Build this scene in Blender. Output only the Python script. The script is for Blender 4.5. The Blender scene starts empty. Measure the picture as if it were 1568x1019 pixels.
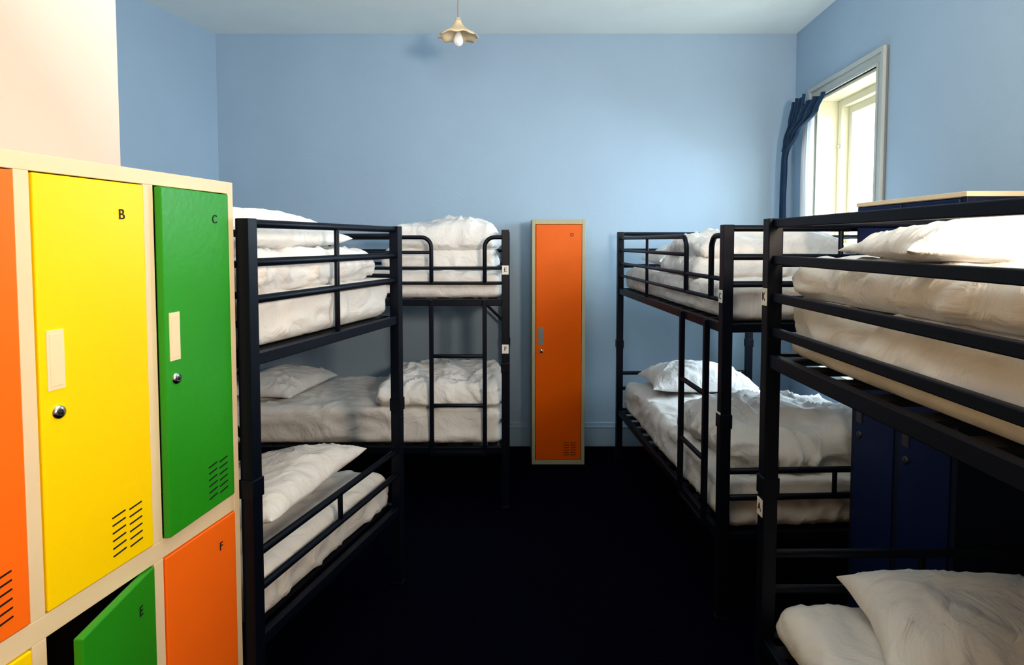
import bpy, math, random
from mathutils import Vector, Matrix, noise
random.seed(3)
scene = bpy.context.scene
COL = scene.collection
try:
    scene.view_settings.view_transform = 'Standard'
    scene.view_settings.look = 'Medium High Contrast'
except Exception as e:
    print('LOOKERR', e)

# ---------------------------------------------------------------- materials
def mat(name, col, rough=0.5, metal=0.0, bump=0.0, bscale=40, var=0.0, vscale=3, spec=0.5, sheen=0.0, coat=0.0, detail=4, dist=0.0, bdist=.01):
    m = bpy.data.materials.new(name); m.use_nodes = True
    nt = m.node_tree; b = nt.nodes['Principled BSDF']
    b.inputs['Base Color'].default_value = (*col, 1)
    b.inputs['Roughness'].default_value = rough
    b.inputs['Metallic'].default_value = metal
    b.inputs['Specular IOR Level'].default_value = spec
    b.inputs['Sheen Weight'].default_value = sheen
    b.inputs['Coat Weight'].default_value = coat
    tc = nt.nodes.new('ShaderNodeTexCoord')
    if var > 0:
        n = nt.nodes.new('ShaderNodeTexNoise'); n.inputs['Scale'].default_value = vscale
        n.inputs['Detail'].default_value = 5
        nt.links.new(tc.outputs['Object'], n.inputs['Vector'])
        r = nt.nodes.new('ShaderNodeValToRGB')
        r.color_ramp.elements[0].position = 0.3; r.color_ramp.elements[1].position = 0.7
        r.color_ramp.elements[0].color = (*[c*(1-var) for c in col], 1)
        r.color_ramp.elements[1].color = (*[min(1, c*(1+var)) for c in col], 1)
        nt.links.new(n.outputs['Fac'], r.inputs['Fac'])
        nt.links.new(r.outputs['Color'], b.inputs['Base Color'])
    if bump > 0:
        n2 = nt.nodes.new('ShaderNodeTexNoise'); n2.inputs['Scale'].default_value = bscale
        n2.inputs['Detail'].default_value = detail; n2.inputs['Distortion'].default_value = dist
        nt.links.new(tc.outputs['Object'], n2.inputs['Vector'])
        bp = nt.nodes.new('ShaderNodeBump'); bp.inputs['Strength'].default_value = bump
        bp.inputs['Distance'].default_value = bdist
        nt.links.new(n2.outputs['Fac'], bp.inputs['Height'])
        nt.links.new(bp.outputs['Normal'], b.inputs['Normal'])
    return m

M_WALL = mat('blue_wall_paint', (.375, .505, .635), .55, bump=.08, bscale=60, var=.03, vscale=1.5, spec=.3)
M_CREAMW = mat('cream_wall_paint', (.68, .56, .485), .6, bump=.08, bscale=60, var=.02, spec=.3)
M_CEIL = mat('ceiling_paint', (.88, .94, .92), .8, bump=.05, bscale=50, var=.02)
M_CARPET = mat('navy_carpet', (.0020, .0026, .0135), 1.0, bump=.8, bscale=350, var=.5, vscale=90, spec=.04)
M_METAL = mat('black_powdercoat', (.0020, .0048, .013), .42, bump=.05, bscale=200, spec=.3)
M_SHEET = mat('cotton_sheet', (.76, .75, .73), .85, bump=.7, bscale=6, var=.03, vscale=4, sheen=.1, spec=.2, detail=5, dist=1.6, bdist=.020)
M_SHEET2 = mat('cotton_cover', (.82, .815, .80), .85, bump=.7, bscale=8, var=.02, vscale=6, sheen=.1, spec=.2, detail=5, dist=1.8, bdist=.020)
M_SLAT = mat('slat_metal', (.004, .005, .010), .6, bump=.2, bscale=30)
M_LFRAME = mat('locker_cream_frame', (.80, .66, .45), .45, var=.03, vscale=5, bump=.03)
M_YEL = mat('locker_yellow', (1.0, .70, .0), .4, bump=.03, bscale=90, var=.02, spec=.4)
M_GRN = mat('locker_green', (.03, .33, .018), .33, bump=.05, bscale=60, var=.06)
M_ORG = mat('locker_orange', (1.0, .19, .012), .4, bump=.03, bscale=90, var=.03, spec=.4)
M_ORG2 = mat('locker_orange_deep', (.78, .135, .0), .4, bump=.03, bscale=90, var=.03, spec=.25)
M_BLU = mat('locker_blue', (.008, .020, .085), .5, bump=.03, bscale=90, var=.05, spec=.2)
M_TEAL = mat('locker_navy_frame', (.010, .018, .045), .5, spec=.2)
M_LFRAME2 = mat('locker_grey_cream', (.42, .40, .27), .45, var=.03)
M_DARK = mat('dark_interior', (.01, .01, .01), .7)
M_INK = mat('black_ink', (.01, .01, .01), .6)
M_CHROME = mat('chrome', (.7, .7, .7), .2, metal=1)
M_PLATE = mat('handle_plate', (.85, .74, .50), .3)
M_PLATE2 = mat('handle_plate_dull', (.25, .25, .24), .3)
M_PLATE3 = mat('handle_plate_dark', (.04, .04, .05), .4)
M_TAG = mat('white_tag', (.75, .75, .72), .5)
M_TRIM = mat('window_white_paint', (.48, .52, .50), .4, bump=.03)
M_REVEAL = mat('window_cream_paint', (.72, .67, .50), .5, bump=.03)
M_CURT = mat('blue_curtain_cloth', (.006, .036, .085), .85, bump=.3, bscale=80, var=.2, vscale=12, sheen=.15)
M_SHADE = mat('shade_glass', (.85, .66, .42), .35)
M_BULB = mat('bulb_glass', (.95, .93, .9), .2)
M_CORD = mat('lamp_cord', (.35, .33, .30), .6)
def nodes_mat(name):
    m = bpy.data.materials.new(name); m.use_nodes = True; nt = m.node_tree
    for n in list(nt.nodes): nt.nodes.remove(n)
    return m, nt, nt.nodes.new('ShaderNodeOutputMaterial')
M_GLASS, nt, o = nodes_mat('window_glass')
mx = nt.nodes.new('ShaderNodeMixShader'); mx.inputs[0].default_value = .06
t_ = nt.nodes.new('ShaderNodeBsdfTransparent'); g_ = nt.nodes.new('ShaderNodeBsdfGlossy'); g_.inputs['Roughness'].default_value = .02
nt.links.new(t_.outputs[0], mx.inputs[1]); nt.links.new(g_.outputs[0], mx.inputs[2]); nt.links.new(mx.outputs[0], o.inputs[0])
M_SHEER, nt, o = nodes_mat('white_net_curtain')
mx = nt.nodes.new('ShaderNodeMixShader'); mx.inputs[0].default_value = .5
d_ = nt.nodes.new('ShaderNodeBsdfDiffuse'); d_.inputs[0].default_value = (.93, .95, .96, 1)
t_ = nt.nodes.new('ShaderNodeBsdfTranslucent'); t_.inputs[0].default_value = (.95, .97, 1, 1)
nt.links.new(d_.outputs[0], mx.inputs[1]); nt.links.new(t_.outputs[0], mx.inputs[2]); nt.links.new(mx.outputs[0], o.inputs[0])

# ---------------------------------------------------------------- mesh builder
class MB:
    def __init__(s):
        s.v = []; s.f = []; s.m = []; s.sm = []
    def box(s, a, b, mi=0, M=None):
        i = len(s.v)
        x0, y0, z0 = a; x1, y1, z1 = b
        for p in ((x0,y0,z0),(x1,y0,z0),(x1,y1,z0),(x0,y1,z0),(x0,y0,z1),(x1,y0,z1),(x1,y1,z1),(x0,y1,z1)):
            q = Vector(p)
            if M: q = M @ q
            s.v.append(q)
        for f in ((0,3,2,1),(4,5,6,7),(0,1,5,4),(1,2,6,5),(2,3,7,6),(3,0,4,7)):
            s.f.append([i+k for k in f]); s.m.append(mi); s.sm.append(False)
    def tube(s, path, r, mi=0, n=12):
        P = [Vector(p) for p in path]; rings = []
        t = (P[1]-P[0]).normalized()
        up = Vector((0,0,1)) if abs(t.z) < .9 else Vector((1,0,0))
        nrm = (up - t*up.dot(t)).normalized()
        for k, p in enumerate(P):
            if k == 0: t = (P[1]-P[0]).normalized()
            elif k == len(P)-1: t = (P[-1]-P[-2]).normalized()
            else: t = ((P[k]-P[k-1]).normalized()+(P[k+1]-P[k]).normalized()).normalized()
            nrm = (nrm - t*nrm.dot(t)).normalized(); bn = t.cross(nrm)
            ring = []
            for a in range(n):
                an = 2*math.pi*a/n
                ring.append(len(s.v)); s.v.append(p + (nrm*math.cos(an)+bn*math.sin(an))*r)
            rings.append(ring)
        for k in range(len(rings)-1):
            for a in range(n):
                b = (a+1) % n
                s.f.append([rings[k][a], rings[k][b], rings[k+1][b], rings[k+1][a]]); s.m.append(mi); s.sm.append(True)
        s.f.append(list(reversed(rings[0]))); s.m.append(mi); s.sm.append(False)
        s.f.append(rings[-1]); s.m.append(mi); s.sm.append(False)
    def lathe(s, prof, c, n=32, mi=0, axis='z', scal=None):
        rings = []
        for (r, h) in prof:
            ring = []
            for a in range(n):
                an = 2*math.pi*a/n
                rr, hh = (r, h) if scal is None else scal(r, h, an)
                if axis == 'z': p = Vector((rr*math.cos(an), rr*math.sin(an), hh))
                else: p = Vector((rr*math.cos(an), -hh, rr*math.sin(an)))
                ring.append(len(s.v)); s.v.append(Vector(c)+p)
            rings.append(ring)
        for k in range(len(rings)-1):
            for a in range(n):
                b = (a+1) % n
                s.f.append([rings[k][a], rings[k][b], rings[k+1][b], rings[k+1][a]]); s.m.append(mi); s.sm.append(True)
    def obj(s, name, mats, parent=None, bevel=0.0, loc=None, yaw=0.0, solid=0):
        me = bpy.data.meshes.new(name)
        me.from_pydata([tuple(v) for v in s.v], [], s.f)
        for m in mats: me.materials.append(m)
        me.polygons.foreach_set('material_index', s.m)
        me.polygons.foreach_set('use_smooth', s.sm)
        me.update()
        o = bpy.data.objects.new(name, me); COL.objects.link(o)
        if parent: o.parent = parent
        if loc is not None: o.location = loc
        o.rotation_euler = (0, 0, yaw)
        if solid:
            k = o.modifiers.new('s', 'SOLIDIFY'); k.thickness = solid; k.offset = 0
        if bevel > 0:
            k = o.modifiers.new('b', 'BEVEL'); k.width = bevel; k.segments = 2
            k.limit_method = 'ANGLE'; k.angle_limit = math.radians(50)
        return o

def empty(name, loc, yaw=0, parent=None):
    e = bpy.data.objects.new(name, None); COL.objects.link(e)
    e.location = loc; e.rotation_euler = (0, 0, yaw); e.empty_display_size = .1
    if parent: e.parent = parent
    return e

def text(name, s, size, loc, rot, m, parent):
    c = bpy.data.curves.new(name, 'FONT'); c.body = s; c.size = size; c.extrude = .0006
    c.align_x = 'CENTER'; c.align_y = 'CENTER'; c.materials.append(m)
    o = bpy.data.objects.new(name, c); COL.objects.link(o)
    o.location = loc; o.rotation_euler = rot; o.parent = parent
    return o

# ---------------------------------------------------------------- soft things
def wrinkle(p, sc, seed, stretch=(1,1,1)):
    q = Vector((p[0]*stretch[0], p[1]*stretch[1], p[2]*stretch[2]))*sc + Vector((seed*7.3, seed*3.1, seed*1.7))
    w = noise.noise_vector(q*.6)*.9
    a = noise.noise(q + w)
    a2 = noise.noise(q*1.9 + w*2 + Vector((9, 4, 2)))
    b = noise.noise(q*2.6 + w*1.5)
    r1 = max(1-abs(a)*4.5, 0)**1.5
    r2 = max(1-abs(a2)*4.5, 0)**1.5
    return r1*.6 + r2*.4 + b*.35 + a*.5

def soft_verts(V, F, size, center, r, cell, amp, sc, seed, dome=0, stretch=(1,1,1), sag=0.0):
    sx, sy, sz = size
    n = [max(2, int(math.ceil(d/cell))) for d in size]
    n[2] = max(n[2], 6)
    h = [d/2 for d in size]; r = min(r, min(h)*.999)
    idx = {}
    def get(i, j, k):
        key = (i, j, k)
        if key in idx: return idx[key]
        p = Vector(((i/n[0]-.5)*sx, (j/n[1]-.5)*sy, (k/n[2]-.5)*sz))
        q = Vector([max(-(h[a]-r), min(h[a]-r, p[a])) for a in range(3)])
        d = p-q
        nn = d.normalized() if d.length > 1e-6 else Vector((0,0,1))
        pp = q + nn*r
        w = wrinkle(pp, sc, seed, stretch)*amp
        if nn.z < -.5: w = min(w, 0)*.2
        pp = pp + nn*w
        if dome and pp.z > -h[2]*.5:
            f = max(0, 1-(pp.x/h[0])**2)**.5*max(0, 1-(pp.y/h[1])**2)**.5
            lump = 1+.9*noise.noise(Vector((pp.x*3.2+seed, pp.y*3.2, seed*2.2)))
            pp.z += dome*f*lump*((pp.z+h[2])/(2*h[2]))
        o1 = noise.noise(Vector((pp.x*2.5+seed, pp.y*2.5, pp.z*6)))*amp*1.6
        pp.x += o1*nn.x; pp.y += o1*nn.y
        V.append(pp + Vector(center)); idx[key] = len(V)-1
        return idx[key]
    def quad(a, b, c, d): F.append([a, b, c, d])
    for i in range(n[0]):
        for j in range(n[1]):
            quad(get(i,j,0), get(i,j+1,0), get(i+1,j+1,0), get(i+1,j,0))
            K = n[2]; quad(get(i,j,K), get(i+1,j,K), get(i+1,j+1,K), get(i,j+1,K))
    for i in range(n[0]):
        for k in range(n[2]):
            quad(get(i,0,k), get(i+1,0,k), get(i+1,0,k+1), get(i,0,k+1))
            J = n[1]; quad(get(i,J,k), get(i,J,k+1), get(i+1,J,k+1), get(i+1,J,k))
    for j in range(n[1]):
        for k in range(n[2]):
            quad(get(0,j,k), get(0,j,k+1), get(0,j+1,k+1), get(0,j+1,k))
            I = n[0]; quad(get(I,j,k), get(I,j+1,k), get(I,j+1,k+1), get(I,j,k+1))

def mk(name, V, F, m, loc, rot=(0,0,0)):
    me = bpy.data.meshes.new(name); me.from_pydata([tuple(v) for v in V], [], F)
    me.materials.append(m); me.polygons.foreach_set('use_smooth', [True]*len(F)); me.update()
    o = bpy.data.objects.new(name, me); COL.objects.link(o); o.location = loc; o.rotation_euler = rot
    return o

def pillow(loc, yaw, sx=.68, sy=.45, h=.15, seed=1, pitch=0, roll=0):
    V = []; F = []; nx, ny = 70, 52
    idx = {}
    for side in (0, 1):
        for i in range(nx+1):
            for j in range(ny+1):
                edge = i in (0, nx) or j in (0, ny)
                if side == 1 and edge:
                    idx[(1,i,j)] = idx[(0,i,j)]; continue
                u = math.sin((i/nx-.5)*math.pi); v = math.sin((j/ny-.5)*math.pi)
                x = u*sx/2*(1-.10*(1-v*v)); y = v*sy/2*(1-.10*(1-u*u))
                t = (max(0, 1-u**2)**.45)*(max(0, 1-v**2)**.45)
                w = wrinkle((x, y, side*.3), 6, seed)*.024*min(1, t*2.0)*(1-.45*t)
                w += .018*noise.noise(Vector((x*4+seed, y*4, 0)))*t
                z = (h*.68*t + w) if side == 0 else -(h*.32*t)
                z += .012*noise.noise(Vector((x*6, y*6, seed*2)))*(1-t)
                x += .008*noise.noise(Vector((x*9, y*9, seed*2)))
                V.append(Vector((x, y, z))); idx[(side,i,j)] = len(V)-1
    for i in range(nx):
        for j in range(ny):
            F.append([idx[(0,i,j)], idx[(0,i+1,j)], idx[(0,i+1,j+1)], idx[(0,i,j+1)]])
            F.append([idx[(1,i,j)], idx[(1,i,j+1)], idx[(1,i+1,j+1)], idx[(1,i+1,j)]])
    o = mk('pillow', V, F, M_SHEET2, (loc[0], loc[1], loc[2]+h*.32+.002))
    o.rotation_euler = (pitch, roll, yaw)
    return o

# ---------------------------------------------------------------- room shell
H = 3.235
def wall_seg(name, p0, p1, thick, m, z0=0, z1=H):
    p0 = Vector((*p0, 0)); p1 = Vector((*p1, 0)); L = (p1-p0).length
    b = MB(); b.box((0, 0, z0), (L, thick, z1))
    d = p1-p0
    return b.obj(name, [m], loc=p0, yaw=math.atan2(d.y, d.x))
def base_seg(name, p0, p1, m):
    p0 = Vector((*p0, 0)); p1 = Vector((*p1, 0)); L = (p1-p0).length; d = p1-p0
    b = MB()
    b.box((0.002, -.018, 0), (L-.002, -.0005, .165)); b.box((0.002, -.012, .165), (L-.002, -.0005, .19)); b.box((.002,-.022,.150),(L-.002,-.018,.160))
    return b.obj(name, [m], loc=p0, yaw=math.atan2(d.y, d.x), bevel=.003)

BL = (-2.29, 4.92); BR = (2.20, 4.92)
vR = Vector((-.067, -.998)).normalized()
Lr = (4.92+1.6)/(-vR.y)
FR = (BR[0]+vR.x*Lr, -1.6)
LW_END = (-2.29-.246*2.63, 2.29)
PC = (-1.225, 1.973)
FLc = (-1.225-.186*3.573, -1.6)
wall_seg('wall_back', BL, BR, .15, M_WALL)
wall_seg('wall_left', LW_END, BL, .15, M_WALL)
def poly_prism(name, pts, z0, z1, mats, mis):
    b = MB(); n = len(pts)
    for z in (z0, z1):
        for p in pts: b.v.append(Vector((p[0], p[1], z)))
    b.f.append(list(range(n))[::-1]); b.m.append(0); b.sm.append(False)
    b.f.append([n+i for i in range(n)]); b.m.append(0); b.sm.append(False)
    for i in range(n):
        j = (i+1) % n
        b.f.append([i, j, n+j, n+i]); b.m.append(mis[i]); b.sm.append(False)
    return b.obj(name, mats)
poly_prism('wall_left_projection', [PC, (LW_END[0], LW_END[1]-.002), (-3.2, 2.2), (-3.2, -1.6), FLc], 0, H, [M_CREAMW, M_WALL], [1, 0, 0, 0, 0])
wall_seg('wall_front', (FR[0]+.1, -1.6), (-3.2, -1.6), .15, M_CREAMW)
b = MB(); b.box((-3.4, -1.8, -.1), (2.6, 5.1, 0)); b.obj('floor', [M_CARPET])
b = MB(); b.box((-3.4, -1.8, H), (2.6, 5.1, H+.1)); b.obj('ceiling', [M_CEIL])
yawR = math.atan2(vR.y, vR.x)
T0, T1, Z0, Z1, TH = .41, 1.28, .80, 2.64, .32
b = MB()
b.box((-.15, 0, 0), (T0, TH, H)); b.box((T1, 0, 0), (Lr, TH, H))
b.box((T0, 0, 0), (T1, TH, Z0)); b.box((T0, 0, Z1), (T1, TH, H))
b.obj('wall_right', [M_WALL], loc=(BR[0], BR[1], 0), yaw=yawR)
base_seg('baseboard_back', BL, BR, M_WALL)
base_seg('baseboard_left', (LW_END[0]+.03, LW_END[1]+.12), BL, M_WALL)
base_seg('baseboard_right', (BR[0]+vR.x*.03, BR[1]+vR.y*.03), FR, M_WALL)

# window
win = empty('window_1', (BR[0], BR[1], 0), yawR)
b = MB(); g = .002
b.box((T0+g, -.002, Z0+g), (T0+.02, TH-.01, Z1-g), 1); b.box((T1-.02, -.002, Z0+g), (T1-g, TH-.01, Z1-g), 1)
b.box((T0+.02, -.002, Z1-.02), (T1-.02, TH-.01, Z1-g), 1); b.box((T0+.02, -.002, Z0+g), (T1-.02, TH-.01, Z0+.02), 1)
for (w0, w1, d) in ((0, .090, .018), (.06, .090, .032), (.0, .018, .026)):
    b.box((T0-w1, -d, Z0-.02), (T0-w0, -.001, Z1+w1), 0)
    b.box((T1+w0, -d, Z0-.02), (T1+w1, -.001, Z1+w1), 0)
    b.box((T0-w0, -d, Z1+w0), (T1+w0, -.001, Z1+w1), 0)
b.box((T0-.13, -.06, Z0-.05), (T1+.13, -.001, Z0-.02), 0)
y0, y1 = .15, .20
fi = .05
A0, A1 = T0+.02, T1-.02; C0, C1 = Z0+.02, Z1-.02
b.box((A0, y0-.01, C0), (A0+fi, y1+.04, C1), 1); b.box((A1-fi, y0-.01, C0), (A1, y1+.04, C1), 1)
b.box((A0+fi, y0-.01, C1-fi), (A1-fi, y1+.04, C1), 1); b.box((A0+fi, y0-.01, C0), (A1-fi, y1+.04, C0+fi), 1)
ss = .05; zm = 1.62
for (za, zb, ya) in ((C0+fi, zm, y0), (zm-.04, C1-fi, y0+.04)):
    b.box((A0+fi, ya, za), (A0+fi+ss, ya+.035, zb), 1); b.box((A1-fi-ss, ya, za), (A1-fi, ya+.035, zb), 1)
    b.box((A0+fi+ss, ya, zb-.05), (A1-fi-ss, ya+.035, zb), 1); b.box((A0+fi+ss, ya, za), (A1-fi-ss, ya+.035, za+.05), 1)
b.obj('frame', [M_TRIM, M_REVEAL], parent=win, bevel=.003)
b = MB()
b.box((A0+fi+ss, y0+.015, C0+fi+.05), (A1-fi-ss, y0+.019, zm-.05)); b.box((A0+fi+ss, y0+.055, zm+.01), (A1-fi-ss, y0+.059, C1-fi-.05))
b.obj('glass', [M_GLASS], parent=win)
b = MB(); b.lathe([(0,0),(.012,0),(.012,.012),(0,.012)], (A0+fi-.02, y0-.011, 2.30), 16, axis='y'); b.obj('catch', [M_CHROME], parent=win)

def curtain(name, m, rows, nfold, depth, th, parent, seed=0, nx=120, nz=60):
    b = MB()
    zt, zb = rows[0][0], rows[-1][0]
    for k in range(nz+1):
        z = zt+(zb-zt)*k/nz
        for a in range(len(rows)-1):
            if rows[a][0] >= z >= rows[a+1][0]-1e-9: break
        f = (rows[a][0]-z)/max(1e-6, rows[a][0]-rows[a+1][0]); f = f*f*(3-2*f)
        t0 = rows[a][1]*(1-f)+rows[a+1][1]*f; t1 = rows[a][2]*(1-f)+rows[a+1][2]*f; yo = rows[a][3]*(1-f)+rows[a+1][3]*f
        for i in range(nx+1):
            u = i/nx
            ph = u*nfold*2*math.pi + .6*noise.noise(Vector((u*4, z*1.5, seed)))*3
            y = yo + depth*math.sin(ph)*(.8+.3*noise.noise(Vector((u*3, z*2, seed+5))))
            tt = t0+(t1-t0)*u + .02*noise.noise(Vector((u*2, z*3, seed+9)))
            zz = z + .02*noise.noise(Vector((u*5, z*2, seed+3)))
            b.v.append(Vector((tt, y, zz)))
    for k in range(nz):
        for i in range(nx):
            q = k*(nx+1)+i
            b.f.append([q, q+1, q+nx+2, q+nx+1]); b.m.append(0); b.sm.append(True)
    return b.obj(name, [m], parent=parent, solid=th)
c1 = empty('curtain', (BR[0], BR[1], 0), yawR)
curtain('cloth', M_CURT, [(2.66, .20, .46, -.10), (2.52, .18, .48, -.12), (2.38, .17, .30, -.14), (2.22, .17, .24, -.145), (1.6, .16, .25, -.15), (.9, .14, .30, -.15)], 4, .020, .004, c1, 2)
curtain('tie_swag', M_CURT, [(2.61, .42, .78, -.10), (2.50, .34, .74, -.13), (2.40, .24, .46, -.14), (2.30, .18, .30, -.145)], 3, .022, .004, c1, 6)
c2 = empty('net_curtain', (BR[0], BR[1], 0), yawR)
curtain('cloth', M_SHEER, [(2.58, .30, .49, -.05), (2.2, .28, .49, -.055), (1.4, .28, .55, -.055), (.86, .28, .60, -.055)], 5, .010, .001, c2, 11)

# ---------------------------------------------------------------- lockers
def door(name, w, h, m, letter, parent, hinge_x, z0, ang, hz, plate):
    e = empty(name, (hinge_x, 0, z0), ang, parent)
    xa, xb = -w, 0
    b = MB(); b.box((xa, -.004, 0), (xb, .016, h), 0)
    b.obj('panel', [m], parent=e, bevel=.003)
    hx = xa+.036
    b = MB()
    b.box((hx-.020, -.0065, hz-.062), (hx+.020, -.004, hz+.062), 0)
    b.box((hx-.014, -.0075, hz-.054), (hx+.014, -.0065, hz+.054), 0)
    b.obj('handle', [plate], parent=e, bevel=.0015)
    b = MB(); b.lathe([(0, .004), (0, .010), (.006, .011), (.013, .010), (.015, .004)], (hx+.003, 0, hz-.11), 20, axis='y', mi=0)
    b.lathe([(0, .0125), (.0045, .0125), (.005, .010)], (hx+.003, 0, hz-.11), 12, axis='y', mi=1)
    b.obj('lock', [M_CHROME if plate != M_PLATE3 else M_PLATE3, M_INK], parent=e)
    b = MB()
    for cx in (xb-.105, xb-.055):
        for k in range(6):
            M = Matrix.Translation((cx, -.0045, .035+k*.018)) @ Matrix.Rotation(-.12, 4, 'Y')
            b.box((-.019, -.001, -.0016), (.019, .0006, .0016), 0, M)
    b.obj('vents', [M_INK], parent=e)
    text('letter', letter, .034, (xb-.07, -.005, h-.075), (math.pi/2, 0, 0), M_INK, e)
    return e

def locker_bank(name, loc, yaw, cols, depth, height, zsplit, mframe, doorw=.295, stile=.032, side=.025, hfs=(.5, .59), plate=None, topmat=None, cap=False, rail=.035):
    root = empty(name, loc, yaw)
    n = len(cols); W = n*doorw+(n-1)*stile+2*side
    b = MB(); D = .022
    b.box((0, D, 0), (.003, depth, height)); b.box((W-.003, D, 0), (W, depth, height))
    b.box((0, depth-.003, 0), (W, depth, height)); b.box((0, D, height-.003), (W, depth, height), 2)
    b.box((0, 0, 0), (side, D, height)); b.box((W-side, 0, 0), (W, D, height))
    b.box((side, 0, height-rail), (W-side, D, height), 2); b.box((side, 0, 0), (W-side, D, .035))
    if cap: b.box((-.004, -.004, height-.014), (W+.004, depth+.004, height+.002), 2)
    for z in zsplit: b.box((side, 0, z-.024), (W-side, D, z+.024))
    zs = [.035]+[q for z in zsplit for q in (z-.024, z+.024)]+[height-rail]
    for i in range(1, n):
        x = side+i*doorw+(i-1)*stile
        for k in range(0, len(zs), 2): b.box((x, 0, zs[k]), (x+stile, D, zs[k+1]))
        b.box((x+stile/2-.002, D, .03), (x+stile/2+.002, depth-.003, height-.01), 1)
    b.box((.004, D, .02), (W-.004, depth-.004, .03), 1)
    for z in zsplit: b.box((.004, D, z-.01), (W-.004, depth-.004, z), 1)
    b.obj('carcass', [mframe, M_DARK, topmat or mframe], parent=root, bevel=.0025)
    for i, c in enumerate(cols):
        x = side+i*(doorw+stile)
        for r, (m, let, ang) in enumerate(c):
            z0, z1 = zs[2*r]+.003, zs[2*r+1]-.003
            hf = hfs[r] if len(c) > 1 else .53
            door('door_%s' % let.lower(), doorw-.006, z1-z0, m, let, root, x+doorw-.003, z0, ang, (z1-z0)*hf, plate or M_PLATE)
    return root

yawL = math.atan2(.983, .183)
u = Vector((math.cos(yawL), math.sin(yawL)))
WL = 4*.295+3*.032+.05
org = Vector((-.833, 1.876)) - u*WL
locker_bank('locker_bank', (org.x, org.y, 0), yawL,
    [[(M_GRN, 'H', 0), (M_YEL, 'D', 0)], [(M_YEL, 'G', 0), (M_ORG, 'A', 0)], [(M_GRN, 'E', math.radians(14)), (M_YEL, 'B', 0)], [(M_ORG, 'F', 0), (M_GRN, 'C', math.radians(3))]],
    .365, 1.805, [.845], M_LFRAME, hfs=(.5, .575))
locker_bank('tall_locker', (.145, 4.5, 0), 0, [[(M_ORG2, 'D', 0)]], .38, 1.79, [], M_LFRAME2, doorw=.334, side=.025, plate=M_PLATE2)
locker_bank('blue_locker_bank', (1.42, 2.58, 0), -math.pi/2, [[(M_BLU, 'K', 0)], [(M_BLU, 'L', 0)]], .38, 1.785, [], M_TEAL, doorw=.268, plate=M_PLATE3, topmat=M_LFRAME, cap=True, rail=.016)

# ---------------------------------------------------------------- bunk beds
LB, WB = 2.0, .98
ZU, ZL = 1.285, .385
class Bunk: pass
def bunk(origin, yaw, gap=None, full=False, L=LB, W=WB, tags=()):
    root = empty('bunk_bed', (origin[0], origin[1], 0), yaw)
    b = MB(); p = .0225
    for x in (0, L):
        for y in (0, W):
            b.box((x-p, y-p, 0.012), (x+p, y+p, 1.70)); b.box((x-p-.003, y-p-.003, 0), (x+p+.003, y+p+.003, .02))
            b.box((x-p-.004, y-p-.004, .84), (x+p+.004, y+p+.004, .90))
    for zt in (ZU, ZL):
        for y in (0, W): b.box((0, y-.014, zt-.042), (L, y+.014, zt))
        for x in (0, L): b.box((x-.014, 0, zt-.038), (x+.014, W, zt))
    for x in (0, L):
        for z in (1.685, 1.565, 1.45): b.tube([(x, 0, z), (x, W, z)], .0135)
        b.tube([(x, W*.5, ZU), (x, W*.5, 1.685)], .010)
        for z in (.65, .535): b.tube([(x, 0, z), (x, W, z)], .0135)
        b.tube([(x, W*.5, .535), (x, W*.5, .65)], .010)
    for z in (1.655, 1.56, 1.465, 1.375): b.tube([(0, W, z), (L, W, z)], .0115)
    for x in (L*.33, L*.67): b.tube([(x, W, ZU-.01), (x, W, 1.655)], .010)
    for x, s in ((0, 1), (L, -1)):
        b.tube([(x, W, 1.0), (x+s*.26, W, ZU-.03)], .010)
    if full:
        for z in (1.685, 1.574, 1.46, 1.355): b.box((0, -.010, z-.0135), (L, .010, z+.0135))
        b.box((L*.72, -.008, ZU-.01), (L*.72+.02, .008, 1.685))
    if gap:
        a, c = gap
        def hoop(xs, xe):
            s = 1 if xe > xs else -1; R = .06; zt = 1.655
            pts = [(xs, 0, zt), (xe-s*R, 0, zt)]
            for k in range(1, 9):
                an = k/8*math.pi/2
                pts.append((xe-s*R+s*R*math.sin(an), 0, zt-R+R*math.cos(an)))
            pts.append((xe, 0, 1.38)); b.tube(pts, .0125)
        hoop(0, a); hoop(L, c)
        for z in (1.47, 1.38): b.tube([(0, 0, z), (L, 0, z)], .010)
        b.tube([(0, 0, 1.565), (a, 0, 1.565)], .010)
        for x in (a*.5,): b.tube([(x, 0, ZU-.01), (x, 0, 1.655)], .010)
        for x in (a, c): b.box((x-.0125, -.03, ZL-.05), (x+.0125, -.005, ZU-.005))
        for z in (.94, .64): b.tube([(a, -.0175, z), (c, -.0175, z)], .012)
        b.box((a, -.028, ZL-.05), (c, -.008, ZL-.025))
    b.obj('frame', [M_METAL], parent=root, bevel=.003)
    b = MB()
    for zt in (ZU, ZL):
        for k in range(13):
            x = .08+k*(L-.16)/12
            b.box((x-.03, .012, zt-.016), (x+.03, W-.012, zt-.003))
    b.obj('slats', [M_SLAT], parent=root)
    for (x, y, z, face, let) in tags:
        t = MB()
        t.box((x-.02, y-.0255, z-.027), (x+.02, y-.0225, z+.027)); r = (math.pi/2, 0, 0); q = (x, y-.026, z)
        t.obj('tag', [M_TAG], parent=root, bevel=.001)
        text('tag_letter', let, .036, q, r, M_INK, root)
    B = Bunk(); B.yaw = yaw; B.o = origin; B.L = L; B.W = W; B.root = root
    c, s = math.cos(yaw), math.sin(yaw)
    B.w = lambda x, y, z: (origin[0]+x*c-y*s, origin[1]+x*s+y*c, z)
    return B

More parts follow.
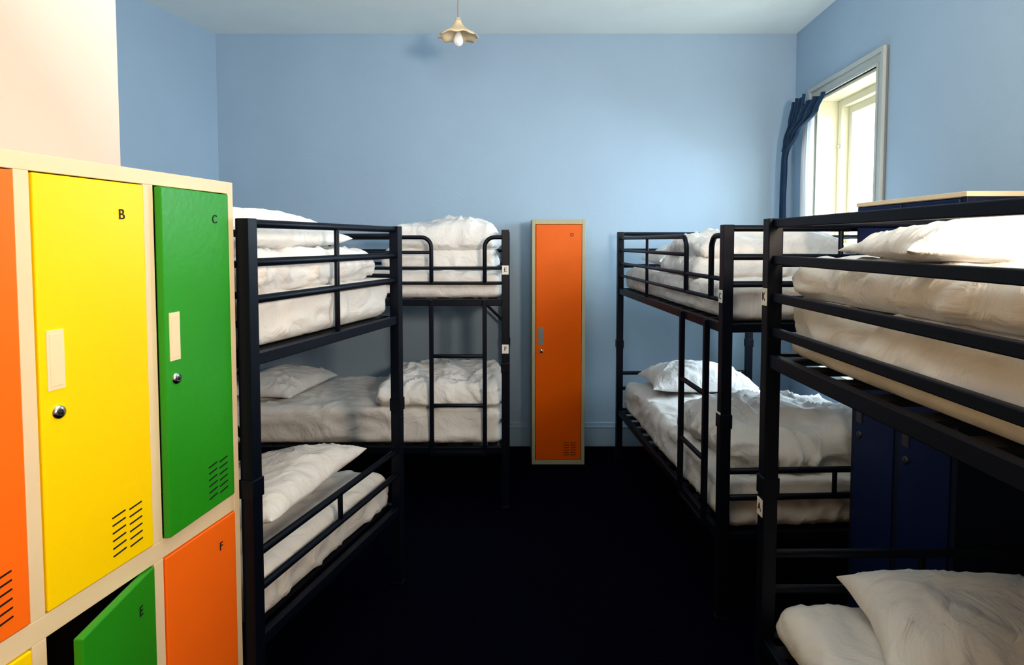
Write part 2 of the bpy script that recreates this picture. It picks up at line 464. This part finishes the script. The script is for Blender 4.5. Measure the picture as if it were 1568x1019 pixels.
def mattress(B, lvl, th=.15, seed=1):
    z = (ZU, ZL)[lvl]; V = []; F = []
    soft_verts(V, F, (B.L-.06, B.W-.06, th), (0, 0, 0), .045, .020, .017, 4.5, seed, dome=.012, stretch=(.8, 1.5, 1.3))
    o = mk('mattress', V, F, M_SHEET, (B.L/2, B.W/2, z+th/2+.001))
    o.parent = B.root
    return z+th+.010
def duvet(B, x, y, z, size, layers, seed, yaw=0, amp=.026, dome=.03):
    V = []; F = []; t = size[2]/layers
    for k in range(layers):
        sx = size[0]*(1-.07*k+random.uniform(-.02, .02)); sy = size[1]*(1-.04*k+random.uniform(-.02, .02))
        soft_verts(V, F, (sx, sy, t*1.12), (random.uniform(-.02, .02), random.uniform(-.012, .012), t*(k+.5)), t*.55, .014 if sx < 1.2 else .018, amp, 5.5, seed+k*3, dome=dome if k == layers-1 else dome*.35)
    mk('duvet', V, F, M_SHEET2, B.w(x, y, z), (0, 0, B.yaw+yaw))

R = math.radians
LN = bunk((-.538, 2.898), math.atan2(.259, -.966), gap=(1.45, 1.78), W=1.033)
LF = bunk((-2.04, 3.75), 0, gap=(1.556, 1.876), tags=((2.0, 0, 1.46, 'y', 'E'), (2.0, 0, .985, 'y', 'F')))
RF = bunk((.80, 4.62), math.atan2(-1, .05), gap=(1.486, 1.826), tags=((2.0, 0, 1.40, 'y', 'C'), (2.0, 0, .88, 'y', 'D')))
RN = bunk((.80, 1.92), R(-90), full=True, tags=((0, 0, 1.46, 'y', 'K'), (0, 0, .80, 'y', 'A')))

# LN bedding
z = mattress(LN, 0, .165, 1)
duvet(LN, .50, .53, z, (.88, .90, .115), 1, 4, amp=.024, dome=.02)
pillow(LN.w(.35, .62, z+.122), LN.yaw+R(90), .80, .50, .17, 3)
z = mattress(LN, 1, .16, 2)
pillow(LN.w(.30, .54, z+.035), LN.yaw+R(94), .76, .50, .17, 4, pitch=R(11))
# LF
z = mattress(LF, 0, .15, 3)
duvet(LF, 1.60, .50, z, (.72, .80, .25), 2, 7, dome=.07, amp=.022)
pillow(LF.w(.45, .5, z), R(85), seed=5)
z = mattress(LF, 1, .22, 4)
duvet(LF, 1.58, .46, z, (.76, .84, .10), 1, 9, dome=.06, amp=.026)
pillow(LF.w(.50, .45, z), R(80), seed=6)
# RF
z = mattress(RF, 0, .15, 5)
pillow(RF.w(.40, .45, z), RF.yaw+R(90), .68, .46, .18, 8)
duvet(RF, 1.15, .46, z, (.70, .80, .18), 2, 12, dome=.05, amp=.022)
z = mattress(RF, 1, .20, 6)
pillow(RF.w(.33, .46, z), RF.yaw+R(88), .70, .48, .20, 9)
duvet(RF, 1.50, .50, z, (.80, .87, .13), 1, 15, dome=.07, amp=.026)
# RN
z = mattress(RN, 0, .17, 7)
duvet(RN, 1.0, .48, z, (1.90, .88, .100), 1, 20, amp=.024, dome=.01)
pillow(RN.w(.55, .36, z+.105), RN.yaw+R(78), .70, .46, .11, 10)
duvet(RN, .62, .74, z+.125, (.62, .34, .16), 1, 24, amp=.02, dome=.04)
z = mattress(RN, 1, .125, 8)
pillow(RN.w(.36, .50, z), RN.yaw+R(75), .74, .50, .20, 11)

# ---------------------------------------------------------------- pendant lamp
P = empty('pendant_lamp', (-.324, 3.84, 2.855))
b = MB(); b.tube([(0, 0, .10), (0, 0, H-2.855-.03)], .004, n=8); b.lathe([(0, 0), (.05, 0), (.045, -.02), (.012, -.035), (0, -.035)], (0, 0, H-2.855), 24)
b.obj('cord', [M_CORD], parent=P)
b = MB()
def sc(r, h, an):
    k = max(0, (r-.02)/.10)
    return r*(1+.035*k*math.cos(an*8)), h - .006*k*k*math.cos(an*8)
b.lathe([(.016, .110), (.02, .095), (.026, .080), (.045, .058), (.07, .042), (.098, .024), (.120, .006)], (0, 0, 0), 96, scal=sc)
b.obj('shade', [M_SHADE], parent=P, solid=.003)
b = MB(); b.tube([(0, 0, .12), (0, 0, .045)], .014, n=16)
b.obj('holder', [M_SHEET], parent=P)
b = MB(); b.lathe([(.012, .045), (.014, .03), (.024, .010), (.030, -.012), (.028, -.03), (.018, -.044), (.0, -.049)], (0, 0, 0), 24)
b.obj('bulb', [M_BULB], parent=P)

# ---------------------------------------------------------------- lights
def area(name, loc, target, sx, sy, energy, col):
    l = bpy.data.lights.new(name, 'AREA'); l.shape = 'RECTANGLE'; l.size = sx; l.size_y = sy; l.energy = energy; l.color = col
    o = bpy.data.objects.new(name, l); COL.objects.link(o); o.location = loc
    o.rotation_euler = (Vector(target)-Vector(loc)).to_track_quat('-Z', 'Y').to_euler()
    return o
area('warm_lamp', (1.1, -.4, 1.98), (-.6, 3.0, 2.2), .35, .35, 68, (1.0, .80, .62))
area('ceiling_fill', (-.1, 1.3, 2.55), (-.1, 2.2, 3.3), 1.0, 1.0, 30, (.90, .95, 1.0))  # added fill light with no real fixture, aimed up to brighten the ceiling
tc = .845
wc = Vector((BR[0], BR[1])) + vR*tc
out = Vector((.998, -.067))
lp = wc + out*1.0
area('window_daylight', (lp.x, lp.y+.05, 2.45), (wc.x, wc.y-.15, 1.40), 1.8, 2.2, 400, (.70, .87, 1.0))
w = bpy.data.worlds.new('World'); scene.world = w; w.use_nodes = True
bg = w.node_tree.nodes['Background']; bg.inputs[0].default_value = (.88, .95, 1, 1); bg.inputs[1].default_value = 3.5

# ---------------------------------------------------------------- camera
cam = bpy.data.cameras.new('camera'); co = bpy.data.objects.new('camera', cam); COL.objects.link(co)
co.location = (0, 0, 1.63); co.rotation_euler = (R(90-2.9), 0, 0)
cam.sensor_width = 36; cam.lens = 22.0; cam.shift_y = -.058; cam.clip_start = .02
scene.camera = co
